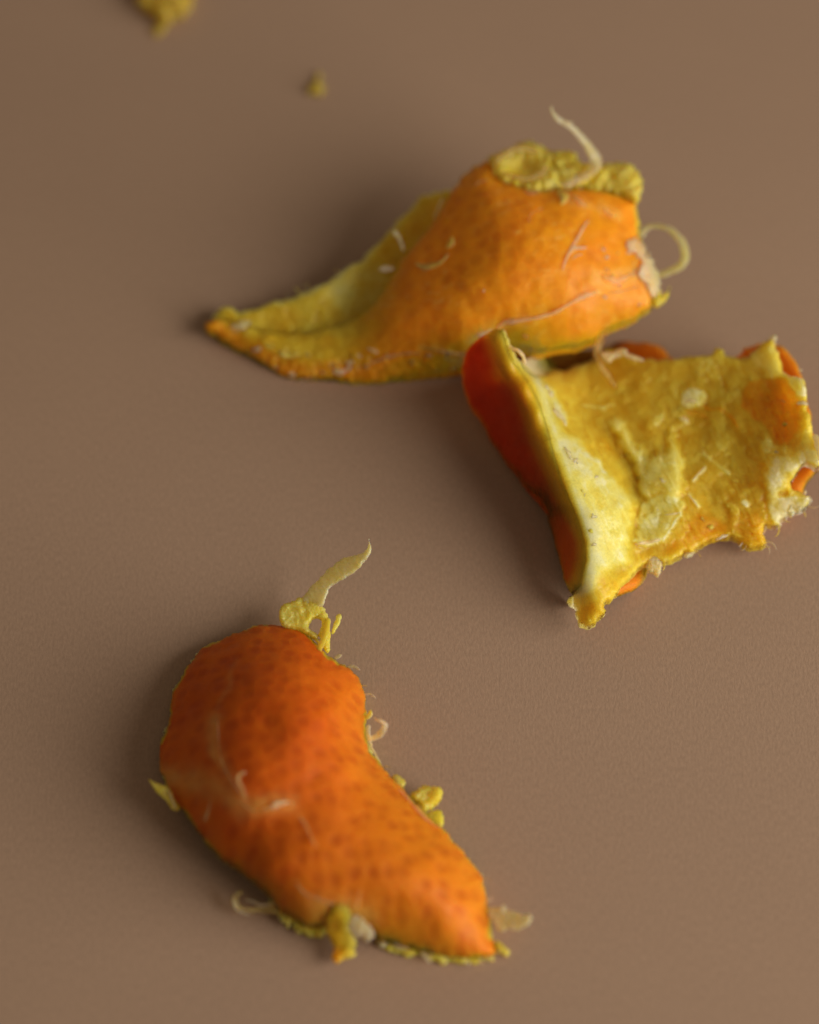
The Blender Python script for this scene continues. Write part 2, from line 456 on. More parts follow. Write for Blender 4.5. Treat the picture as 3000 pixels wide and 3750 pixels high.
def chunk(name, poly, z, thick, mat, parent, seed=0, rag=4, amp=6, surf=None, pn=0.9, roll=None, step=2.8, smooth=True, ragscale=14, zt=None, ns=40):
    """small torn lump following an outline"""
    R = roll or thick * 0.6
    def top(X, Y, D):
        b = surf(X, Y) if surf is not None else 0
        zz = zt(X, Y) if zt is not None else z
        rd = 1 - 3.0 * np.abs(fbm(X, Y, ns * 0.8, seed + 9, 4, 0.6))
        return b + zz + 0.7 * amp * fbm(X, Y, ns, seed, 3, 0.5) + 0.42 * amp * rd + thick * 0.5
    f = pn if callable(pn) else (lambda X, Y, D: pn + 0.12 * fbm(X, Y, 30, seed + 2, 3))
    return field(name, poly, top, thick, mat, parent, step=step, rag=rag * 1.7, ragscale=ragscale, roll=R, pn=f, seed=seed, smooth=smooth)

def grad(p0, p1, z0, z1):
    p0 = np.array(p0, float); e = np.array(p1, float) - p0; L = (e ** 2).sum()
    return lambda X, Y: z0 + (z1 - z0) * np.clip(((X - p0[0]) * e[0] + (Y - p0[1]) * e[1]) / L, 0, 1)

# spike at the head
g = cC([(740, 320), (980, 60)])
chunk('pith_strand', cC([(700,292),(735,250),(770,215),(800,182),(835,155),(870,132),(905,120),(935,112),(958,104),(974,80),(976,45),(983,55),(992,88),(985,110),(966,140),(930,178),(880,215),(838,236),(812,262),(800,292),(785,330),(745,345),(708,320)]), 0, 16, M_PALE, C, seed=3, rag=3, amp=5, pn=0.97, zt=grad(g[0], g[1], 120, 330))
chunk('pith_flap', cC([(598,350),(622,322),(650,312),(695,292),(745,305),(782,330),(800,358),(812,398),(818,455),(815,515),(800,528),(775,490),(768,450),(778,400),(760,380),(735,395),(728,425),(760,450),(775,500),(745,470),(700,440),(640,425),(606,400)]), 118, 30, M_YEL, C, seed=4, rag=4, amp=12)
chunk('pith_flake', cC([(820,448),(832,400),(840,370),(862,366),(866,380),(852,412),(832,446)]), 110, 16, M_YEL, C, seed=5, rag=3)
ribbon('pith_strand', cC([(750,560,150,22),(765,520,150,26),(785,480,145,18),(800,440,140,20),(805,380,135,24)]), M_YEL, C, thick=12, seed=6)
ribbon('pith_strand', cC([(830,552,70,10),(850,545,80,16),(866,538,90,6)]), M_ST, C, thick=6, seed=7)
ribbon('pith_strand', cC([(885,590,60,8),(915,588,70,14),(945,604,80,5)]), M_ST, C, thick=6, seed=8)
ribbon('pith_strand', cC([(965,812,70,16),(980,790,80,18),(990,770,90,10)]), M_YEL, C, thick=8, seed=9)
ribbon('pith_strand', cC([(975,868,60,16),(985,890,80,20),(1010,882,110,24),(1036,862,130,24),(1046,835,140,20),(1030,818,150,14),(1012,812,150,8),(1000,800,150,4)]), M_ST, C, thick=10, seed=10)
ribbon('pith_strand', cC([(978,830,60,14),(975,860,60,16),(982,900,55,12),(995,925,50,6)]), M_ST, C, thick=8, seed=12)
ribbon('pith_strand', cC([(980,915,45,6),(1000,945,45,8),(1016,975,45,8),(1032,1000,45,5)]), M_ST, C, thick=6, seed=13)
chunk('pith_flake', cC([(1078,1050),(1095,1040),(1120,1055),(1133,1080),(1120,1098),(1092,1095),(1075,1075)]), 60, 30, M_YEL, C, seed=14, rag=3)
chunk('pith_flake', cC([(1152,1128),(1180,1100),(1208,1086),(1245,1090),(1283,1100),(1293,1132),(1262,1168),(1232,1190),(1210,1196),(1186,1160)]), 60, 46, M_YEL, C, seed=15, rag=6, amp=14)
chunk('pith_flake', cC([(1220,1205),(1250,1192),(1285,1196),(1293,1230),(1284,1266),(1255,1250),(1228,1228)]), 40, 30, M_YEL, C, seed=16, rag=4)
ribbon('pith_strand', cC([(1100,1098,10,7),(1150,1150,12,12),(1205,1212,12,13),(1250,1252,12,12),(1292,1270,8,7)]), M_FILM, C, thick=8, surf=surfC, seed=17)
g = cC([(1495, 1650), (1660, 1650)])
chunk('pith_flap', cC([(1485,1610),(1510,1600),(1548,1590),(1562,1606),(1600,1620),(1632,1632),(1655,1628),(1666,1652),(1652,1672),(1630,1690),(1592,1700),(1570,1694),(1540,1704),(1512,1680),(1490,1650)]), 0, 12, M_ST, C, seed=18, rag=5, amp=10, zt=grad(g[0], g[1], 45, 90))
ribbon('pith_strand', cC([(1480,1628,50,4),(1500,1655,58,6),(1520,1672,62,7),(1538,1690,58,5)]), M_ST, C, thick=6, seed=19)
ribbon('pith_strand', cC([(1652,1628,92,5),(1660,1642,95,7),(1654,1662,92,5)]), M_ST, C, thick=6, seed=20)
chunk('pith_flake', cC([(1512,1738),(1535,1748),(1552,1764),(1573,1784),(1560,1806),(1538,1796),(1515,1784)]), 14, 22, M_YEL, C, seed=21, rag=4)
g = cC([(60, 1070), (180, 1185)])
chunk('pith_flap', cC([(50,1060),(75,1072),(105,1085),(132,1096),(150,1118),(162,1150),(186,1178),(176,1194),(150,1188),(132,1162),(105,1135),(78,1106),(60,1082)]), 0, 16, M_YEL, C, seed=22, rag=3, amp=8, zt=grad(g[0], g[1], 160, 120))
ribbon('pith_strand', cC([(130,1105,150,5),(146,1140,152,7),(160,1172,146,6),(166,1190,140,5)]), M_ST, C, thick=7, seed=23)
# hooked translucent membrane, lower left
ribbon('pith_strand', cC([(452,1535,70,8),(428,1545,66,22),(414,1568,56,30),(424,1598,46,32),(462,1612,40,24),(510,1612,42,30),(556,1614,48,30),(600,1622,56,24)]), M_FILM, C, thick=10, seed=24, curl=0.12)
ribbon('pith_strand', cC([(450,1572,60,4),(480,1574,60,7),(506,1584,60,9),(530,1594,62,10),(575,1588,72,14),(595,1600,76,18)]), M_ST, C, thick=7, seed=25)
ribbon('pith_strand', cC([(408,1565,64,6),(412,1592,58,8),(436,1622,48,7),(480,1632,42,5)]), M_ST, C, thick=7, seed=26)
chunk('pith_flake', cC([(585,1600),(620,1622),(655,1645),(672,1668),(646,1668),(640,1690),(626,1672),(604,1642)]), 36, 22, M_YEL, C, seed=27, rag=6, amp=8)
chunk('pith_flap', cC([(660,1662),(700,1650),(760,1665),(806,1680),(800,1705),(780,1722),(735,1722),(712,1710),(680,1708),(662,1690)]), 24, 34, M_YEL, C, seed=28, rag=8, amp=12)
def pnflap(X, Y, D):
    x0 = cC([(845, 1700)])[0][0]; x1 = cC([(905, 1700)])[0][0]
    return 0.26 + 0.42 * sm(X, x0, x1) + 0.1 * fbm(X, Y, 30, 3, 3)
zflap = lambda X, Y: np.maximum(42, tC(X, Y) * 1.0 + 14 * (Y < 1e9))
chunk('torn_flap', cC([(796,1650),(820,1600),(850,1588),(888,1600),(906,1640),(898,1692),(918,1730),(930,1760),(918,1780),(926,1802),(892,1812),(860,1826),(838,1836),(824,1816),(828,1770),(812,1730),(798,1700)]), 0, 30, M_C, C, seed=29, rag=4, amp=8, pn=pnflap, roll=20, zt=zflap)
chunk('pith_flap', cC([(884,1690),(900,1640),(930,1632),(962,1655),(1000,1700),(1006,1732),(972,1744),(942,1728),(922,1736),(900,1722)]), 0, 26, M_ST, C, seed=30, rag=6, amp=10, zt=lambda X, Y: np.maximum(30, tC(X, Y) + 4))
rng = random.Random(5)
chunk('pith_fringe', cC([(1000,1722),(1060,1742),(1120,1757),(1180,1770),(1240,1782),(1320,1800),(1400,1808),(1480,1804),(1504,1822),(1440,1836),(1380,1842),(1300,1834),(1230,1820),(1180,1806),(1120,1796),(1070,1784),(1030,1776),(1002,1758)]), 12, 24, M_YEL, C, seed=480, rag=15, amp=8, ragscale=70)
chunk('pith_fringe', cC([(560,1580),(600,1612),(650,1642),(700,1660),(760,1670),(800,1676),(800,1700),(740,1708),(690,1700),(640,1680),(600,1650),(566,1606)]), 30, 24, M_YEL, C, seed=481, rag=15, amp=8, ragscale=60)
for i, (x, y, r) in enumerate([(1032,1754,20),(1066,1764,15),(1402,1834,10),(1498,1812,10),(612,1648,12)]):
    pts = [(x + r * rng.uniform(0.7, 1.3) * math.cos(a), y + r * rng.uniform(0.6, 1.1) * math.sin(a)) for a in np.linspace(0, 2 * math.pi, 8, endpoint=False)]
    chunk('pith_flake', cC(pts), 14, 22, M_YEL if i % 2 else M_ST, C, seed=31 + i, rag=4)
ribbon('pith_strand', cC([(1200,1790,30,16),(1220,1812,26,14),(1240,1842,20,4)]), M_ST, C, thick=8, seed=45)
ribbon('pith_strand', cC([(1040,1738,40,5),(1075,1750,38,8),(1110,1768,34,9),(1150,1778,32,5)]), M_ST, C, thick=8, seed=46)
# fibres lying on the skin
ribbon('pith_strand', cC([(340,800,2,3),(345,880,3,6),(352,960,3,7),(384,1040,3,6),(430,1110,3,7),(470,1180,3,5)]), M_FILM, C, thick=8, surf=surfC, seed=50)
ribbon('pith_film', cC([(420,1150,3,6),(450,1172,4,14),(490,1192,4,14),(540,1190,4,18),(590,1172,5,30),(630,1160,4,24),(670,1166,3,6)]), M_FILM, C, thick=6, surf=surfC, seed=51, rag=0.6)
ribbon('pith_strand', cC([(565,1185,9,8),(590,1166,11,20),(620,1160,10,14),(640,1158,8,6)]), M_ST, C, thick=9, surf=surfC, seed=52)
ribbon('pith_strand', cC([(462,1150,6,8),(446,1100,10,11),(428,1068,14,14),(432,1046,18,16),(452,1034,20,14),(460,1042,18,6)]), M_FILM, C, thick=12, surf=surfC, seed=53)
ribbon('pith_strand', cC([(446,1030,26,7),(458,1036,26,8)]), M_ST, C, thick=8, surf=surfC, seed=54)
ribbon('pith_strand', cC([(312,1145,4,4),(304,1190,4,7),(292,1224,6,12),(292,1240,6,8)]), M_FILM, C, thick=10, surf=surfC, seed=55)
ribbon('pith_strand', cC([(690,1220,3,4),(720,1270,3,7),(745,1330,3,8),(758,1350,3,3)]), M_FILM, C, thick=5, surf=surfC, seed=56)
ribbon('pith_strand', cC([(672,1500,3,5),(712,1545,3,8),(770,1568,3,9),(830,1592,3,12)]), M_FILM, C, thick=6, surf=surfC, seed=57)
ribbon('pith_strand', cC([(945,1535,3,4),(935,1570,3,6),(925,1610,3,10)]), M_FILM, C, thick=6, surf=surfC, seed=58)

# ================================================================== PEEL A (upper, rolled)
A = thing('citrus_peel', 'horn-shaped light orange peel scrap rolled up with its tip pointing left', 'peel', 1600, 1250, GROUP)
polyA = cA([(1020,215),(985,230),(940,265),(905,300),(880,340),(850,390),(815,440),(780,490),(735,530),(710,570),(690,610),(665,650),(640,690),(600,735),(540,770),(450,795),(350,812),(250,800),(160,775),(90,755),(60,768),(47,790),(60,808),(95,835),(140,865),(190,890),(240,915),(290,945),(330,966),(400,970),(500,980),(600,988),(700,978),(780,967),(850,957),(920,947),(1000,930),(1060,905),(1110,888),(1160,892),(1200,886),(1290,871),(1360,850),(1420,810),(1460,790),(1520,765),(1562,735),(1585,700),(1590,650),(1575,600),(1560,545),(1540,490),(1530,420),(1522,372),(1500,345),(1430,325),(1340,312),(1250,318),(1180,322),(1110,300),(1060,285),(1030,245)])
ctlA = cA([(1020,215,430),(905,300,390),(815,440,340),(735,530,300),(690,610,250),(635,700,200),(540,770,118),(350,812,88),(160,775,90),(60,768,90),(47,790,80),(100,835,45),(200,895,30),(330,965,20),(500,980,16),(700,978,16),(900,950,30),(1100,900,90),(1200,885,140),(1300,868,170),(1450,795,210),(1570,735,240),(1600,650,280),(1540,480,350),(1520,370,390),(1400,330,430),(1200,300,450),
 (1000,350,450),(1150,400,480),(1350,420,450),(950,500,420),(1150,550,465),(1400,560,400),(850,650,340),(1000,700,370),(1250,700,370),(1450,700,310),(700,780,220),(900,820,240),(1100,800,260),(600,870,110),(800,900,110),(1000,880,140),(400,920,60),(250,860,75),(1300,800,260)])
tA = TPS(ctlA); sA = smooth_poly(polyA)
lip = np.array(cA([(60,785),(150,800),(260,830),(380,850),(480,860),(600,850)]))
def wA(X):  # 1 at the left lip, 0 on the rolled body
    return 1 - sm(X, cA([(500, 0)])[0][0], cA([(760, 0)])[0][0])
def topA(X, Y, D):
    k = wA(X)
    z = tA(X, Y) + 6 * fbm(X, Y, 110, 21, 3) + 30 * np.sqrt(np.clip(1 - (1 - np.clip(D / 60, 0, 1)) ** 2, 0, 1)) - 18
    z = z + k * (9 * fbm(X, Y, 70, 22, 3, 0.5) + 3 * sm(fbm(X, Y, 44, 27, 3), 0.0, 0.2))
    # crumpled underside strip along the bottom of the roll
    lo = sm(Y, cA([(0, 840)])[0][1], cA([(0, 900)])[0][1])
    z = z + lo * 9 * fbm(X, Y, 22, 25, 4, 0.65)
    return z
def surfA(x, y): return topA(np.asarray(x, float), np.asarray(y, float), sdf(sA, np.asarray(x, float), np.asarray(y, float)))
botA = np.array(cA([(47,790),(95,835),(190,890),(290,945),(400,970),(600,988),(780,967)]))
def pnA(X, Y, D):
    k = wA(X - 0.9 * (Y - 1220) * -0.35)
    db = linedist(botA, X, Y, closed=False)
    up = sm(db, 22, 95)
    v = k * (0.10 + 0.5 * up + 0.12 * fbm(X, Y, 60, 23, 4))
    x0 = cA([(1480, 0)])[0][0]
    re = sm(-D, -22, 0) * 0.7 * (1 - sm(Y, cA([(0, 700)])[0][1], cA([(0, 760)])[0][1]))
    return np.clip(np.maximum(v, re * (0.4 + 0.6 * sm(X, x0 - 300, x0))) + 0.0, 0, 1)
veinsA = [(cA(p), wd, a) for p, wd, a in [
    ([(1040,800),(1120,768),(1240,742),(1305,700),(1385,670)], 12, 0.5), ([(790,862),(910,882),(1000,860),(1050,808)], 13, 0.4), ([(960,840),(1030,800)], 22, 0.5),
    ([(1380,610),(1480,625),(1520,600)], 26, 0.5), ([(1280,340),(1350,380)], 18, 0.5), ([(1410,385),(1446,412)], 18, 0.6), ([(1270,600),(1310,520),(1356,424)], 9, 0.4), ([(560,800),(600,700)], 40, 0.0)]]
def filmA(X, Y):
    wx = X + 14 * fbm(X, Y, 40, 93, 3); wy = Y + 14 * fbm(X, Y, 40, 94, 3); v = np.zeros(X.shape)
    for p, wd, a in veinsA:
        v = np.maximum(v, a * np.exp(-(linedist(smooth_path(np.array(p), 3), wx, wy, False) / wd) ** 2))
    u = X * 0.93 - Y * 0.36; q = X * 0.36 + Y * 0.93
    st = sm(fbm(u / 3.0, q, 9, 95, 3, 0.6), 0.24, 0.42) * (0.25 + 0.75 * sm(fbm(X, Y, 150, 96, 2), 0.0, 0.35))
    fk = sm(fbm(X, Y, 12, 97, 3, 0.6), 0.42, 0.56) * sm(q, 1750, 1950)
    return np.maximum(v, 0.35 * np.maximum(st, fk))
field('rind', polyA, topA, 40, M_A, A, step=4, rag=10, ragscale=34, roll=20, pn=pnA, tone=lambda X, Y, D: 0.12 + 0.25 * fbm(X, Y, 160, 31, 3), seed=2, film=filmA)
polyL = cA([(100,722),(140,722),(170,735),(220,725),(290,705),(370,675),(430,650),(500,605),(560,565),(610,530),(650,480),(700,430),(745,385),(775,345),(820,330),(875,318),(930,330),(920,430),(870,540),(790,640),(720,740),(620,830),(480,880),(300,880),(160,840),(70,790),(85,740)])
tL = TPS(cA([(930,330,290),(870,330,280),(775,345,250),(700,430,215),(610,530,180),(500,605,145),(370,675,112),(220,725,84),(100,725,80),(70,790,70),(800,430,195),(700,550,135),(600,650,100),(500,720,78),(350,770,66),(200,790,62),(700,650,110),(860,450,190),(900,450,190),(780,640,120),(620,830,50),(480,880,40),(300,880,36)]))
pale = np.array(cA([(480,680),(560,690),(640,650)]))
def topL(X, Y, D): return tL(X, Y) + 14 * fbm(X, Y, 90, 41, 4, 0.6) + 5 * fbm(X, Y, 22, 43, 3)
def pnL(X, Y, D):
    return 0.67 + 0.18 * np.exp(-(linedist(pale, X, Y, False) / 70) ** 2) + 0.2 * sm(-D, -26, 0) + 0.16 * fbm(X, Y, 70, 44, 3)
field('pith', polyL, topL, 46, M_A, A, step=4.5, rag=14, ragscale=40, roll=24, pn=pnL, seed=3)
# curled pith along the open end
g = cA([(1130, 320), (1130, 150)])
g2 = cA([(1140, 245), (1095, 240)])
def zcup(X, Y):   # shallow cup with a thick rim
    e = np.hypot((X - g2[0][0]) / 1.25, Y - g2[0][1])
    return grad(g[0], g[1], 440, 405)(X, Y) - 34 * np.exp(-(e / 36) ** 2) + 10 * np.exp(-((e - 74) / 22) ** 2)
chunk('pith_flap', cA([(1018,215),(1030,196),(1060,186),(1090,178),(1118,158),(1150,150),(1180,158),(1210,172),(1245,196),(1242,235),(1262,268),(1236,308),(1180,326),(1120,308),(1060,296),(1028,262)]), 0, 60, M_YEL, A, seed=60, rag=7, amp=16, roll=34, zt=zcup)
ribbon('pith_strand', cA([(1036,246,470,12),(1050,215,474,20),(1085,194,478,24),(1130,180,476,26),(1190,192,470,14)]), M_FILM, A, thick=12, seed=61)
ribbon('pith_strand', cA([(1065,262,468,12),(1100,276,470,26),(1150,284,472,20),(1200,262,470,22),(1216,232,466,8)]), M_FILM, A, thick=12, seed=62)
chunk('pith_flap', cA([(1225,195),(1262,186),(1295,182),(1320,205),(1342,226),(1400,226),(1392,262),(1340,300),(1262,322),(1228,300),(1250,262)]), 430, 44, M_YEL, A, seed=63, rag=7, amp=18, roll=28)
chunk('pith_flap', cA([(1330,300),(1362,262),(1400,232),(1440,226),(1490,226),(1522,248),(1540,282),(1541,318),(1524,362),(1490,342),(1430,326),(1360,322)]), 405, 56, M_YEL, A, seed=64, rag=6, amp=18, roll=34)
ribbon('pith_strand', cA([(1230,34,640,8),(1236,58,630,12),(1258,84,612,22),(1296,108,590,24),(1330,140,565,28),(1360,178,540,36),(1382,222,510,48),(1366,258,480,34),(1330,282,462,30),(1290,296,455,34),(1262,304,452,14)]), M_ST, A, thick=10, seed=65, rag=0.2)
ribbon('pith_strand', cA([(1268,92,608,8),(1290,90,606,7),(1308,94,600,4)]), M_ST, A, thick=6, seed=66)
ribbon('pith_strand', cA([(1538,486,300,18),(1545,462,300,22),(1575,446,305,17),(1612,448,310,20),(1650,468,315,26),(1678,504,315,31),(1688,545,310,33),(1672,580,300,31),(1640,600,290,29),(1608,610,280,26),(1585,616,275,22)]), M_PALE, A, thick=14, seed=67, rag=0.15)
chunk('pith_flap', cA([(1482,515),(1510,476),(1536,494),(1556,530),(1580,570),(1602,618),(1606,668),(1590,704),(1566,672),(1556,640),(1520,612),(1534,580),(1530,552),(1505,535)]), 4, 18, M_ST, A, seed=68, rag=9, amp=8, surf=surfA, pn=1)
chunk('pith_flake', cA([(1570,668),(1600,655),(1612,680),(1636,652),(1628,690),(1600,716),(1574,712)]), 250, 26, M_YEL, A, seed=69, rag=6)
# scraps on the skin
def onA(path, mat=M_ST, thick=7, seed=0, name='pith_strand', rag=0.5): return ribbon(name, cA(path), mat, A, thick=thick, surf=surfA, seed=seed, rag=rag)
onA([(1268,598,3,4),(1280,560,4,8),(1300,520,4,9),(1328,472,4,8),(1356,424,4,5)], seed=70)
onA([(1282,552,4,4),(1306,522,4,14),(1330,520,4,12),(1354,518,4,5)], seed=71)
onA([(1300,560,3,3),(1320,545,4,7),(1338,542,4,4)], seed=72)
onA([(1040,800,3,10),(1070,778,4,22),(1120,768,4,18),(1180,758,4,14),(1240,742,4,20),(1275,722,4,16),(1305,700,5,20),(1345,682,5,32),(1390,668,4,12)], M_FILM, 9, 73)
onA([(1080,776,7,8),(1150,765,7,8),(1230,745,8,9),(1300,708,9,8),(1350,684,9,12),(1380,676,7,5)], seed=74)
onA([(790,862,3,5),(850,872,4,10),(910,882,4,14),(970,876,4,16),(1020,850,4,14),(1050,808,4,12)], M_FILM, 8, 75)
onA([(1420,675,3,4),(1470,668,3,7),(1530,650,3,5)], M_FILM, 6, 76)
onA([(1150,440,3,3),(1162,402,3,6),(1190,388,3,5),(1206,384,3,3)], M_FILM, 5, 77)
onA([(1412,380,4,14),(1425,398,5,28),(1446,412,4,16)], M_FILM, 9, 78)
onA([(1300,345,3,12),(1325,355,5,30),(1350,380,3,8)], M_FILM, 9, 79)
onA([(1250,330,3,14),(1275,345,5,38),(1262,372,3,12)], M_YEL, 12, 80)
onA([(1135,325,3,6),(1160,332,4,14),(1190,326,3,6)], M_FILM, 7, 81)
onA([(960,312,3,3),(985,295,4,9),(1018,286,3,5)], M_FILM, 6, 82)
onA([(870,520,3,6),(888,500,5,24),(892,480,3,8)], M_YEL, 9, 83)
onA([(765,575,3,8),(800,585,5,22),(850,570,4,12),(880,540,3,5)], M_YEL, 9, 84)
onA([(1000,660,3,4),(1000,672,4,10)], seed=85)
onA([(1400,610,3,12),(1440,630,4,34),(1480,625,4,22),(1520,600,3,8)], M_FILM, 7, 86, rag=0.9)
onA([(1130,815,3,8),(1145,825,5,20),(1150,838,3,8)], M_FILM, 8, 87)
onA([(970,820,3,8),(1000,815,6,20),(1030,800,3,8)], M_ST, 9, 88)
onA([(480,940,3,10),(510,945,6,22),(530,935,3,8)], M_ST, 9, 89)
onA([(600,860,3,5),(625,872,5,14),(640,880,3,4)], M_ST, 8, 90)
onA([(360,985,3,5),(372,972,5,7),(395,968,5,6),(420,960,3,4)], M_ST, 7, 91)
onA([(292,880,3,6),(330,888,6,22),(370,884,4,10)], M_YEL, 10, 92)
onA([(600,920,3,4),(650,900,5,12),(720,882,4,10),(790,880,3,4)], M_FILM, 8, 93)
chunk('pith_flake', cA([(125,792),(150,776),(190,768),(205,780),(180,795),(150,802)]), 4, 16, M_ST, A, seed=94, rag=6, surf=lambda X, Y: np.maximum(tL(X, Y), tA(X, Y)))
def onL(path, mat=M_ST, thick=9, seed=0): return ribbon('pith_strand', cA(path), mat, A, thick=thick, surf=lambda x, y: np.maximum(tL(x, y), tA(x, y) + 10), seed=seed, rag=0.4)
onL([(690,462,40,22),(706,480,20,16),(718,508,8,12),(724,532,4,8)], seed=95)
onL([(638,596,26,8),(665,590,16,22),(692,588,10,12)], seed=96)
onL([(860,345,6,6),(845,380,6,12),(825,425,6,7)], M_FILM, seed=97)
rng = random.Random(9)
for i in range(26):   # crumbly bits of pith along the lower lip
    x = rng.uniform(140, 900); y = np.interp(x, [140, 330, 500, 900], [840, 930, 945, 915]) + rng.uniform(-52, 22)
    r = rng.uniform(5, 13)
    pts = [(x + r * rng.uniform(0.7, 1.7) * math.cos(a), y + r * rng.uniform(0.5, 0.9) * math.sin(a)) for a in np.linspace(0, 2 * math.pi, 7, endpoint=False)]
    chunk('pith_flake', cA(pts), -2, 14, (M_YEL, M_ST, M_FILM)[i % 3], A, seed=100 + i, rag=3, amp=4, surf=surfA)
for i in range(16):   # pale flecks standing in for wet glints on the right side of the skin
    x = rng.uniform(1380, 1540); y = rng.uniform(520, 720)
    r = rng.uniform(3, 8)
    pts = [(x + r * rng.uniform(0.6, 1.9) * math.cos(a), y + r * rng.uniform(0.5, 1.2) * math.sin(a)) for a in np.linspace(0, 2 * math.pi, 7, endpoint=False)]
    chunk('pith_flake', cA(pts), -1, 8, (M_ST, M_FILM)[i % 2], A, seed=140 + i, rag=3, amp=2, surf=surfA)

# ================================================================== PEEL B (right, pith side up)
B = thing('citrus_peel', 'curled red-orange peel scrap showing its yellow pith inside, leaning against the horn-shaped one', 'peel', 2400, 1750, GROUP)
left = [(215,65),(160,95),(110,130),(75,170),(60,210),(52,260),(55,320),(65,370),(95,440),(130,490),(170,550),(210,620),(240,670),(290,730),(340,800),(390,860),(440,925),(465,985),(480,1050),(500,1120),(520,1200),(545,1270),(575,1310)]
polyR = cB(left + [(640,1330),(720,1335),(780,1318),(870,1282),(915,1240),(930,1190),(1000,1150),(1200,1060),(1400,1010),(1480,990),(1540,985),(1560,930),(1640,860),(1655,825),(1690,765),(1715,738),(1760,700),(1760,620),(1700,560),(1690,480),(1675,430),(1670,370),(1662,320),(1645,280),(1620,230),(1590,190),(1550,150),(1505,140),(1450,135),(1410,150),(1375,160),(1350,190),(1280,205),(1190,208),(1100,212),(1040,205),(1000,165),(960,140),(880,132),(800,130),(720,150),(640,170),(500,178),(400,196),(340,210),(315,215),(285,165),(258,95)])
crest = [(245,85),(300,220),(370,300),(410,380),(450,520),(490,640),(530,750),(570,870),(600,950),(640,1060),(640,1150),(600,1290)]
trans = [(232,72),(254,130),(286,220),(345,310),(395,400),(430,500),(455,600),(478,680),(513,790),(552,890),(590,985),(616,1080),(620,1150),(600,1230),(575,1300)]
polyP = cB([(x - (34 if i < len(trans) - 2 else 0) + (14 if i < 2 else 0), y) for i, (x, y) in list(enumerate(trans))[::-1]] + [(225,66),(246,70),(264,96),(285,155),(315,212),(335,240),(390,285),(430,282),(500,262),(600,232),(690,196),(720,160),(800,178),(880,198),(960,205),(1040,208),(1130,195),(1215,185),(1240,160),(1270,160),(1290,195),(1350,200),(1400,190),(1450,135),(1490,112),(1525,110),(1528,150),(1545,210),(1565,270),(1600,290),(1650,300),(1668,350),(1672,400),(1680,470),(1700,560),(1740,620),(1760,680),(1715,720),(1660,700),(1630,740),(1600,800),(1650,835),(1685,860),(1670,900),(1620,925),(1555,960),(1540,990),(1480,985),(1465,1020),(1480,1060),(1470,1085),(1440,1090),(1385,1090),(1340,1065),(1290,1045),(1220,1065),(1160,1090),(1140,1115),(1095,1120),(1050,1150),(1005,1168),(960,1150),(900,1180),(830,1240),(790,1300),(740,1345),(720,1390),(680,1440),(650,1462),(620,1460),(595,1440),(585,1400),(590,1375),(545,1355),(548,1330)])
tB = TPS(cB([(215,65,430),(110,130,340),(60,210,260),(52,300,190),(95,440,120),(170,550,90),(240,670,80),(340,800,70),(440,925,65),(480,1050,65),(520,1200,75),(570,1300,95),
 (395,600,300),(450,750,280),(503,880,250),(553,1000,218),(345,450,335),(285,320,368),(180,200,370),(210,320,290),(250,450,240),(310,600,185),(365,740,155),(445,870,140),(508,1000,140),(560,1180,140),
 (245,85,450),(300,220,430),(370,320,405),(420,450,385),(455,600,355),(503,750,332),(548,870,300),(590,980,262),(618,1100,235),(610,1250,190),(640,1420,120),
 (350,240,330),(400,250,130),(470,340,210),(480,420,230),(560,520,200),(640,640,195),(720,800,205),(780,900,195),(800,1050,165),(800,1180,130),
 (560,300,100),(700,500,110),(800,700,118),(860,850,110),(880,1000,95),(900,1130,80),
 (500,200,40),(600,190,45),(700,180,70),(900,180,120),(1100,200,170),(1300,200,210),(1450,130,260),(900,350,115),(1100,350,135),(1300,350,170),(1450,300,225),(1600,230,290),(1650,350,320),(950,600,130),(1150,600,120),(1350,600,150),(1500,500,200),(1620,500,265),(1730,620,290),(1000,850,130),(1200,850,112),(1400,850,135),(1550,800,185),(1700,720,260),(1000,1050,100),(1200,1000,90),(1400,1050,80),(1060,1140,80),(1650,880,150)]), lam=0.004)
crB = np.array(cB(crest)); trB = np.array(cB(trans))
def side(line, X, Y):   # signed distance to an open line running downwards: + to its right
    d = linedist(line, X, Y, False)
    xi = np.interp(Y, line[:, 1], line[:, 0])
    return np.where(X > xi, d, -d)
trM = trB[np.argsort(trB[:, 1])]
crM = crB[np.argsort(crB[:, 1])]
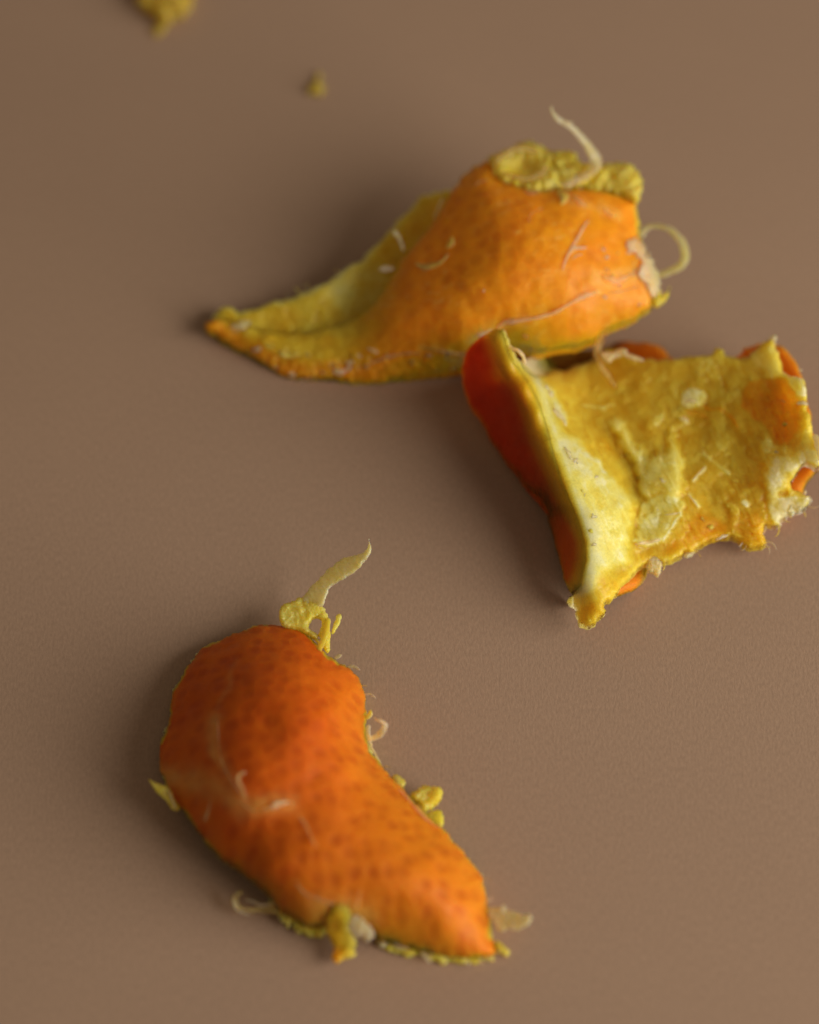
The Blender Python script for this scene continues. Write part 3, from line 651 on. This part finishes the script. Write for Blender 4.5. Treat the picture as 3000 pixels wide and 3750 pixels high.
patches = [  # outline, height, pithness, softness
 ([(760,490),(790,480),(830,540),(870,600),(900,640),(950,660),(1000,640),(1022,560),(1040,530),(1060,600),(1090,700),(1092,790),(1060,850),(1000,852),(930,862),(890,830),(870,740),(830,660),(770,590)], 48, 0.88, 30),
 ([(430,620),(520,560),(600,570),(640,640),(700,700),(720,740),(780,770),(830,830),(852,880),(848,1000),(842,1120),(832,1170),(700,1230),(640,1320),(580,1320),(620,1100),(590,980),(560,870),(510,740)], 52, 0.93, 36),
 ([(890,900),(960,850),(1030,840),(1080,862),(1105,900),(1050,960),(1000,1050),(900,1090),(872,1040)], 20, 0.92, 14),
 ([(1395,310),(1480,298),(1560,295),(1610,370),(1640,440),(1635,530),(1590,610),(1520,600),(1470,530),(1360,430)], -6, 0.36, 14),
 ([(1580,300),(1640,290),(1668,330),(1664,380),(1630,392),(1590,350)], 30, 1.0, 10),
 ([(1500,680),(1560,640),(1640,620),(1750,640),(1750,705),(1640,720),(1570,790),(1510,880),(1470,780)], 26, 1.0, 26),
 ([(1075,420),(1088,365),(1140,342),(1205,380),(1180,430),(1120,442)], 22, 0.95, 10),
 ([(1078,490),(1100,484),(1115,500),(1095,514)], 14, 1.0, 8),
 ([(950,480),(1000,465),(1010,490),(960,520)], 12, 0.85, 10),
 ([(1360,880),(1380,858),(1402,880),(1385,905)], 20, 1.0, 8),
 ([(1130,950),(1200,930),(1320,1000),(1290,1040),(1160,1080),(1010,1130),(1020,1080)], -6, 0.45, 30),
 ([(440,330),(470,340),(520,430),(550,510),(530,520),(490,450)], 18, 0.97, 14),
 ([(1500,860),(1600,850),(1690,860),(1660,920),(1540,990),(1490,960)], 20, 0.95, 14),
 ([(1300,950),(1440,930),(1480,1080),(1400,1090),(1330,1050)], 6, 0.50, 30),
 ([(1390,190),(1500,130),(1560,260),(1500,290),(1430,240)], 10, 0.80, 24),
 ([(1460,560),(1520,600),(1600,620),(1650,560),(1660,470),(1690,560),(1660,640),(1540,660),(1460,640)], 12, 0.80, 16),
 ([(595,1380),(700,1340),(720,1400),(650,1470),(590,1440)], 0, 0.55, 14),
]
patches = [(smooth_poly(cB(p)), h, pv, sf) for p, h, pv, sf in patches]
ridges = [([(1195,480),(1150,460),(1110,455)], 7, 10, 0.5), ([(1200,440),(1290,465),(1340,520)], 7, 9, 0.35), ([(1190,712),(1130,780)], 6, 14, 1.0), ([(1110,840),(1160,900)], 6, 10, 0.95),
          ([(600,640),(680,690),(720,745)], 10, 12, 1.0), ([(530,640),(580,690),(600,700)], 12, 16, 1.0), ([(1180,650),(1280,730),(1310,740)], 8, 8, 0.85), ([(620,430),(700,440),(770,430)], 5, 8, 0.9),
          ([(1000,1060),(1040,1000),(1080,930)], 7, 12, 1.0), ([(870,1060),(940,1070),(1010,1050)], 9, 12, 1.0), ([(760,490),(800,560),(860,640),(890,760),(900,830)], 12, 12, 0.88)]
ridges = [(smooth_path(np.array(cB(p))), wd, h, pv) for p, wd, h, pv in ridges]
def detailB(X, Y):
    wx = X + 12 * fbm(X, Y, 40, 71, 3); wy = Y + 12 * fbm(X, Y, 40, 72, 3)
    z = np.zeros(X.shape); pv = np.full(X.shape, 0.65)
    for p, h, v, sf in patches:
        k = sm(sdf(p, wx, wy), -sf * 0.5, sf * 0.9)
        z = z + 0.48 * h * k; pv = pv * (1 - k) + v * k
    for p, wd, h, v in ridges:
        k = np.exp(-(linedist(p, wx, wy, False) / wd) ** 2)
        z = z + 0.6 * h * k; pv = pv * (1 - k) + v * k
    f = fbm(X, Y, 75, 73, 5, 0.6)
    fl = sm(f, 0.02, 0.16) * 5 + sm(fbm(X, Y, 60, 75, 3), 0.16, 0.30) * 3
    z = z + fl + 14 * fbm(X, Y, 130, 76, 3, 0.5) + 1.6 * fbm(X, Y, 18, 77, 2, 0.5)
    fu = X * 0.45 + Y * 0.89; fv = X * 0.89 - Y * 0.45
    fb = fbm(fu / 7, fv + 10 * fbm(X, Y, 90, 81, 2), 11, 79, 3, 0.6)
    z = z + 3.2 * fb * sm(fbm(X, Y, 200, 82, 2), -0.3, 0.2)
    pv = pv + 0.07 * fb + 0.05 * (fl / 5 - 0.6) + 0.10 * fbm(X, Y, 90, 78, 4)
    return z, pv
def colB(X, Y):
    """pithness across the outer wall: red skin, orange, yellow, cream crest"""
    dl = side(crM, X, Y)
    top = 1 - sm(Y, cB([(0, 150)])[0][1], cB([(0, 520)])[0][1])
    return dl, top
def wscale(Y): return 1.0 - 0.42 * sm(Y, 1600, 2000)
def pnB(X, Y, D):
    dl, top = colB(X, Y)
    z, pv = detailB(X, Y)
    wall = np.interp(dl / wscale(Y), [-130, -88, -50, -22, 2, 24], [0.0, 0.06, 0.26, 0.44, 0.74, 0.96])
    k = np.maximum(sm(dl, 10, 70), sm(Y, cB([(0, 1262)])[0][1], cB([(0, 1300)])[0][1]))
    r = wall * (1 - k) + pv * k
    return np.clip(r + 0.05 * fbm(X, Y, 40, 80, 3), 0, 1)
def topRind(X, Y, D):
    dt = side(trM, X, Y)
    return tB(X, Y) - 70 * sm(dt, 4, 90) + 20 * np.sqrt(np.clip(1 - (1 - np.clip(D / 50, 0, 1)) ** 2, 0, 1)) - 16
def pnRind(X, Y, D):
    dl, top = colB(X, Y)
    wall = np.interp(dl / wscale(Y), [-130, -88, -50, -22, 2, 24, 70, 110], [0.0, 0.06, 0.26, 0.44, 0.74, 0.96, 0.9, 0.12])
    far = sm(X, 2100, 2300)
    return np.clip(wall * (1 - far) + far * 0.12, 0, 1)
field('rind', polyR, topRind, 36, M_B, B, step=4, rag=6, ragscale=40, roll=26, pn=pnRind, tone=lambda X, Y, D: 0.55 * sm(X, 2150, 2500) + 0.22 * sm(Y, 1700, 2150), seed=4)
def topPith(X, Y, D):
    dt = side(trM, X, Y); z, _ = detailB(X, Y)
    return tB(X, Y) + 5 - 36 * (1 - sm(dt, -30, 18)) + z * sm(dt, 30, 170)
def thickP(X, Y, D): return 40 + 12 * sm(side(trM, X, Y), 0, 130)
field('pith', polyP, topPith, thickP, M_B, B, step=3.4, rag=13, ragscale=34, roll=18, pn=pnB, seed=6)
def surfB(x, y):
    x = np.asarray(x, float); y = np.asarray(y, float)
    return topPith(x, y, np.full(x.shape, 99.0))
def onB(path, mat=M_ST, thick=8, seed=0, rag=0.4, name='pith_strand'): return ribbon(name, cB(path), mat, B, thick=thick, surf=surfB, seed=seed, rag=rag)
onB([(88,182,10,10),(112,198,12,18),(128,232,12,14),(134,270,12,12),(148,320,10,6)], M_FILM, 8, 200)
onB([(1130,782,8,4),(1160,748,12,7),(1194,712,10,5)], M_ST, 8, 201)
onB([(1110,842,8,4),(1135,870,10,6),(1160,905,8,4)], M_ST, 7, 202)
onB([(1095,418,24,8),(1115,405,34,14),(1150,412,30,12)], M_ST, 12, 203)
onB([(1075,495,16,8),(1095,486,22,14),(1118,505,16,8)], M_ST, 10, 204)
onB([(1240,1060,20,5),(1265,1045,26,14),(1302,1032,20,6)], M_ST, 10, 205)
chunk('pith_flake', cB([(536,628),(556,640),(575,665),(604,690),(598,706),(570,692),(548,664)]), -1, 20, M_ST, B, seed=206, rag=7, amp=9, surf=surfB)
chunk('pith_flake', cB([(442,330),(462,338),(486,372),(490,396),(470,384),(452,358)]), -1, 20, M_ST, B, seed=207, rag=7, amp=9, surf=surfB)
chunk('pith_flake', cB([(474,440),(500,446),(528,478),(550,508),(530,512),(500,482),(480,462)]), -1, 20, M_ST, B, seed=208, rag=7, amp=9, surf=surfB)
#onB([(470,710,6,14),(482,724,8,22),(492,735,6,10)], M_ST, 12, 209)
onB([(862,1078,12,8),(920,1066,16,14),(985,1056,14,8)], M_ST, 9, 210)
onB([(1000,940,12,5),(1050,935,14,7),(1082,926,12,4)], M_ST, 8, 211)
onB([(1545,400,20,5),(1570,415,20,4)], M_FILM, 6, 212)
chunk('pith_flake', cB([(918,1128),(950,1112),(985,1110),(1000,1140),(990,1185),(976,1224),(950,1212),(926,1198),(914,1160)]), 55, 40, M_ST, B, seed=213, rag=6, amp=10)
chunk('pith_flake', cB([(1480,125),(1496,106),(1526,104),(1524,136),(1505,130)]), 270, 20, M_ST, B, seed=214, rag=4)
chunk('pith_flake', cB([(1560,905),(1600,850),(1655,838),(1686,862),(1672,898),(1628,925),(1590,936)]), 130, 36, M_ST, B, seed=215, rag=9, amp=16)
chunk('pith_flake', cB([(1516,985),(1530,958),(1556,955),(1552,990),(1530,994)]), 70, 26, M_ST, B, seed=216, rag=6, amp=8)
chunk('pith_flake', cB([(1662,1040-225),(1668,1060-225),(1655,1068-225)]), 150, 12, M_ST, B, seed=217, rag=2)
ribbon('pith_strand', cB([(1650,255,322,4),(1640,264,322,8),(1628,248,320,5)]), M_ST, B, thick=6, seed=218)
ribbon('pith_strand', cB([(1620,420,330,10),(1650,415,335,14),(1676,425,330,8)]), M_ST, B, thick=8, seed=219)
ribbon('pith_strand', cB([(1700,560,310,20),(1722,600,315,30),(1735,650,310,34),(1740,690,300,24)]), M_ST, B, thick=12, seed=220)
chunk('pith_flake', cB([(1090,1128),(1110,1112),(1140,1110),(1136,1130),(1108,1140)]), 55, 22, M_ST, B, seed=221, rag=5)
rng = random.Random(21)
for i in range(20):   # torn specks over the pith
    x = rng.uniform(420, 1600); y = rng.uniform(260, 1080)
    if x < 420 + (y - 260) * 0.3: x += 200
    r = rng.uniform(4, 13)
    pts = [(x + r * rng.uniform(0.6, 1.8) * math.cos(a), y + r * rng.uniform(0.5, 1.4) * math.sin(a)) for a in np.linspace(0, 2 * math.pi, 7, endpoint=False)]
    chunk('pith_flake', cB(pts), 0, 12, (M_YEL, M_ST, M_YEL)[i % 3], B, seed=230 + i, rag=4, amp=4, surf=surfB, ragscale=10)

# strands of the rolled peel that trail over the pith of this one
ribbon('pith_strand', cB([(735,70,190,10),(712,85,195,28),(700,120,200,40),(690,160,190,38),(688,200,175,30),(705,245,165,28),(735,285,160,26),(760,320,155,18),(775,345,150,8)]), M_FILM, A, thick=10, seed=270, rag=0.3)
chunk('pith_flap', cB([(700,188),(706,175),(745,180),(790,162),(822,158),(832,180),(802,196),(768,206),(748,226),(716,212)]), 190, 14, M_ST, A, seed=271, rag=5, amp=8)
ribbon('pith_strand', cB([(800,182,205,10),(840,196,200,16),(880,208,195,18),(905,218,190,8)]), M_ST, A, thick=9, seed=272)
ribbon('pith_strand', cB([(262,130,400,8),(285,158,440,14),(318,172,450,14),(340,198,440,15),(352,238,425,9)]), M_ST, A, thick=10, seed=273)

# ================================================================== loose bits far up the table
cr = thing('pith_scrap', 'larger yellow scrap of pith with a short tail, cut off by the top edge', 'pith scrap', 600, 30)
chunk('pith_lump', cD([(190,-90),(180,-20),(200,20),(240,60),(290,105),(345,128),(400,112),(450,98),(505,60),(528,10),(520,-90),(360,-130)]), 30, 76, M_DULL, cr, seed=300, rag=14, amp=26, roll=46, ragscale=30)
ribbon('tail', cD([(350,90,26,60),(345,135,20,46),(325,175,14,40),(305,205,10,34),(292,232,8,14)]), M_DULL, cr, thick=18, seed=301)
cr2 = thing('pith_scrap', 'tiny dull yellow pith crumb lying alone above the horn-shaped peel', 'pith scrap', 1158, 312)
chunk('pith_lump', cD([(1250,545),(1275,518),(1310,510),(1345,515),(1366,545),(1350,580),(1315,602),(1272,590)]), 6, 34, M_DULL, cr2, seed=302, rag=8, amp=8)
chunk('pith_flake', cD([(1300,480),(1318,452),(1342,460),(1345,485),(1325,505),(1305,498)]), 6, 26, M_DULL, cr2, seed=303, rag=6, amp=6)

rng = random.Random(77)
def hairs(poly, parent, cnt, zbase, mat, seed0, keep):
    p = smooth_poly(poly, 2); c = p.mean(0); k = 0; n = 0
    while n < cnt and k < 400:
        k += 1
        i = rng.randrange(len(p)); q = p[i]
        if not keep(q): continue
        d = p[(i + 1) % len(p)] - p[i - 1]; d /= np.linalg.norm(d) + 1e-9; nrm = np.array([d[1], -d[0]])
        L = rng.uniform(14, 46); b = rng.uniform(-0.9, 0.9); w = rng.uniform(3, 8)
        pts = [(*(q - nrm * 10), zbase, w), (*(q + nrm * L * 0.4 + d * b * L * 0.3), zbase + 8, w), (*(q + nrm * L * 0.7 + d * b * L * 0.8), zbase + 14, w * 0.7), (*(q + nrm * L * 0.8 + d * b * L * 1.3), zbase + 12, 2.5)]
        ribbon('pith_strand', pts, mat[n % len(mat)], parent, thick=5, seed=seed0 + n, n=5, ring=6); n += 1
hairs(polyC, C, 16, 50, (M_ST, M_FILM, M_YEL), 400, lambda q: q[0] > 1250 or q[1] > 3300)
hairs(polyP, B, 16, 80, (M_ST, M_FILM, M_YEL), 430, lambda q: q[0] > 2250 and q[1] > 1600 and q[0] < 2960)
hairs(polyL, A, 5, 90, (M_YEL, M_FILM), 460, lambda q: q[0] < 1300 and q[1] < 1100)
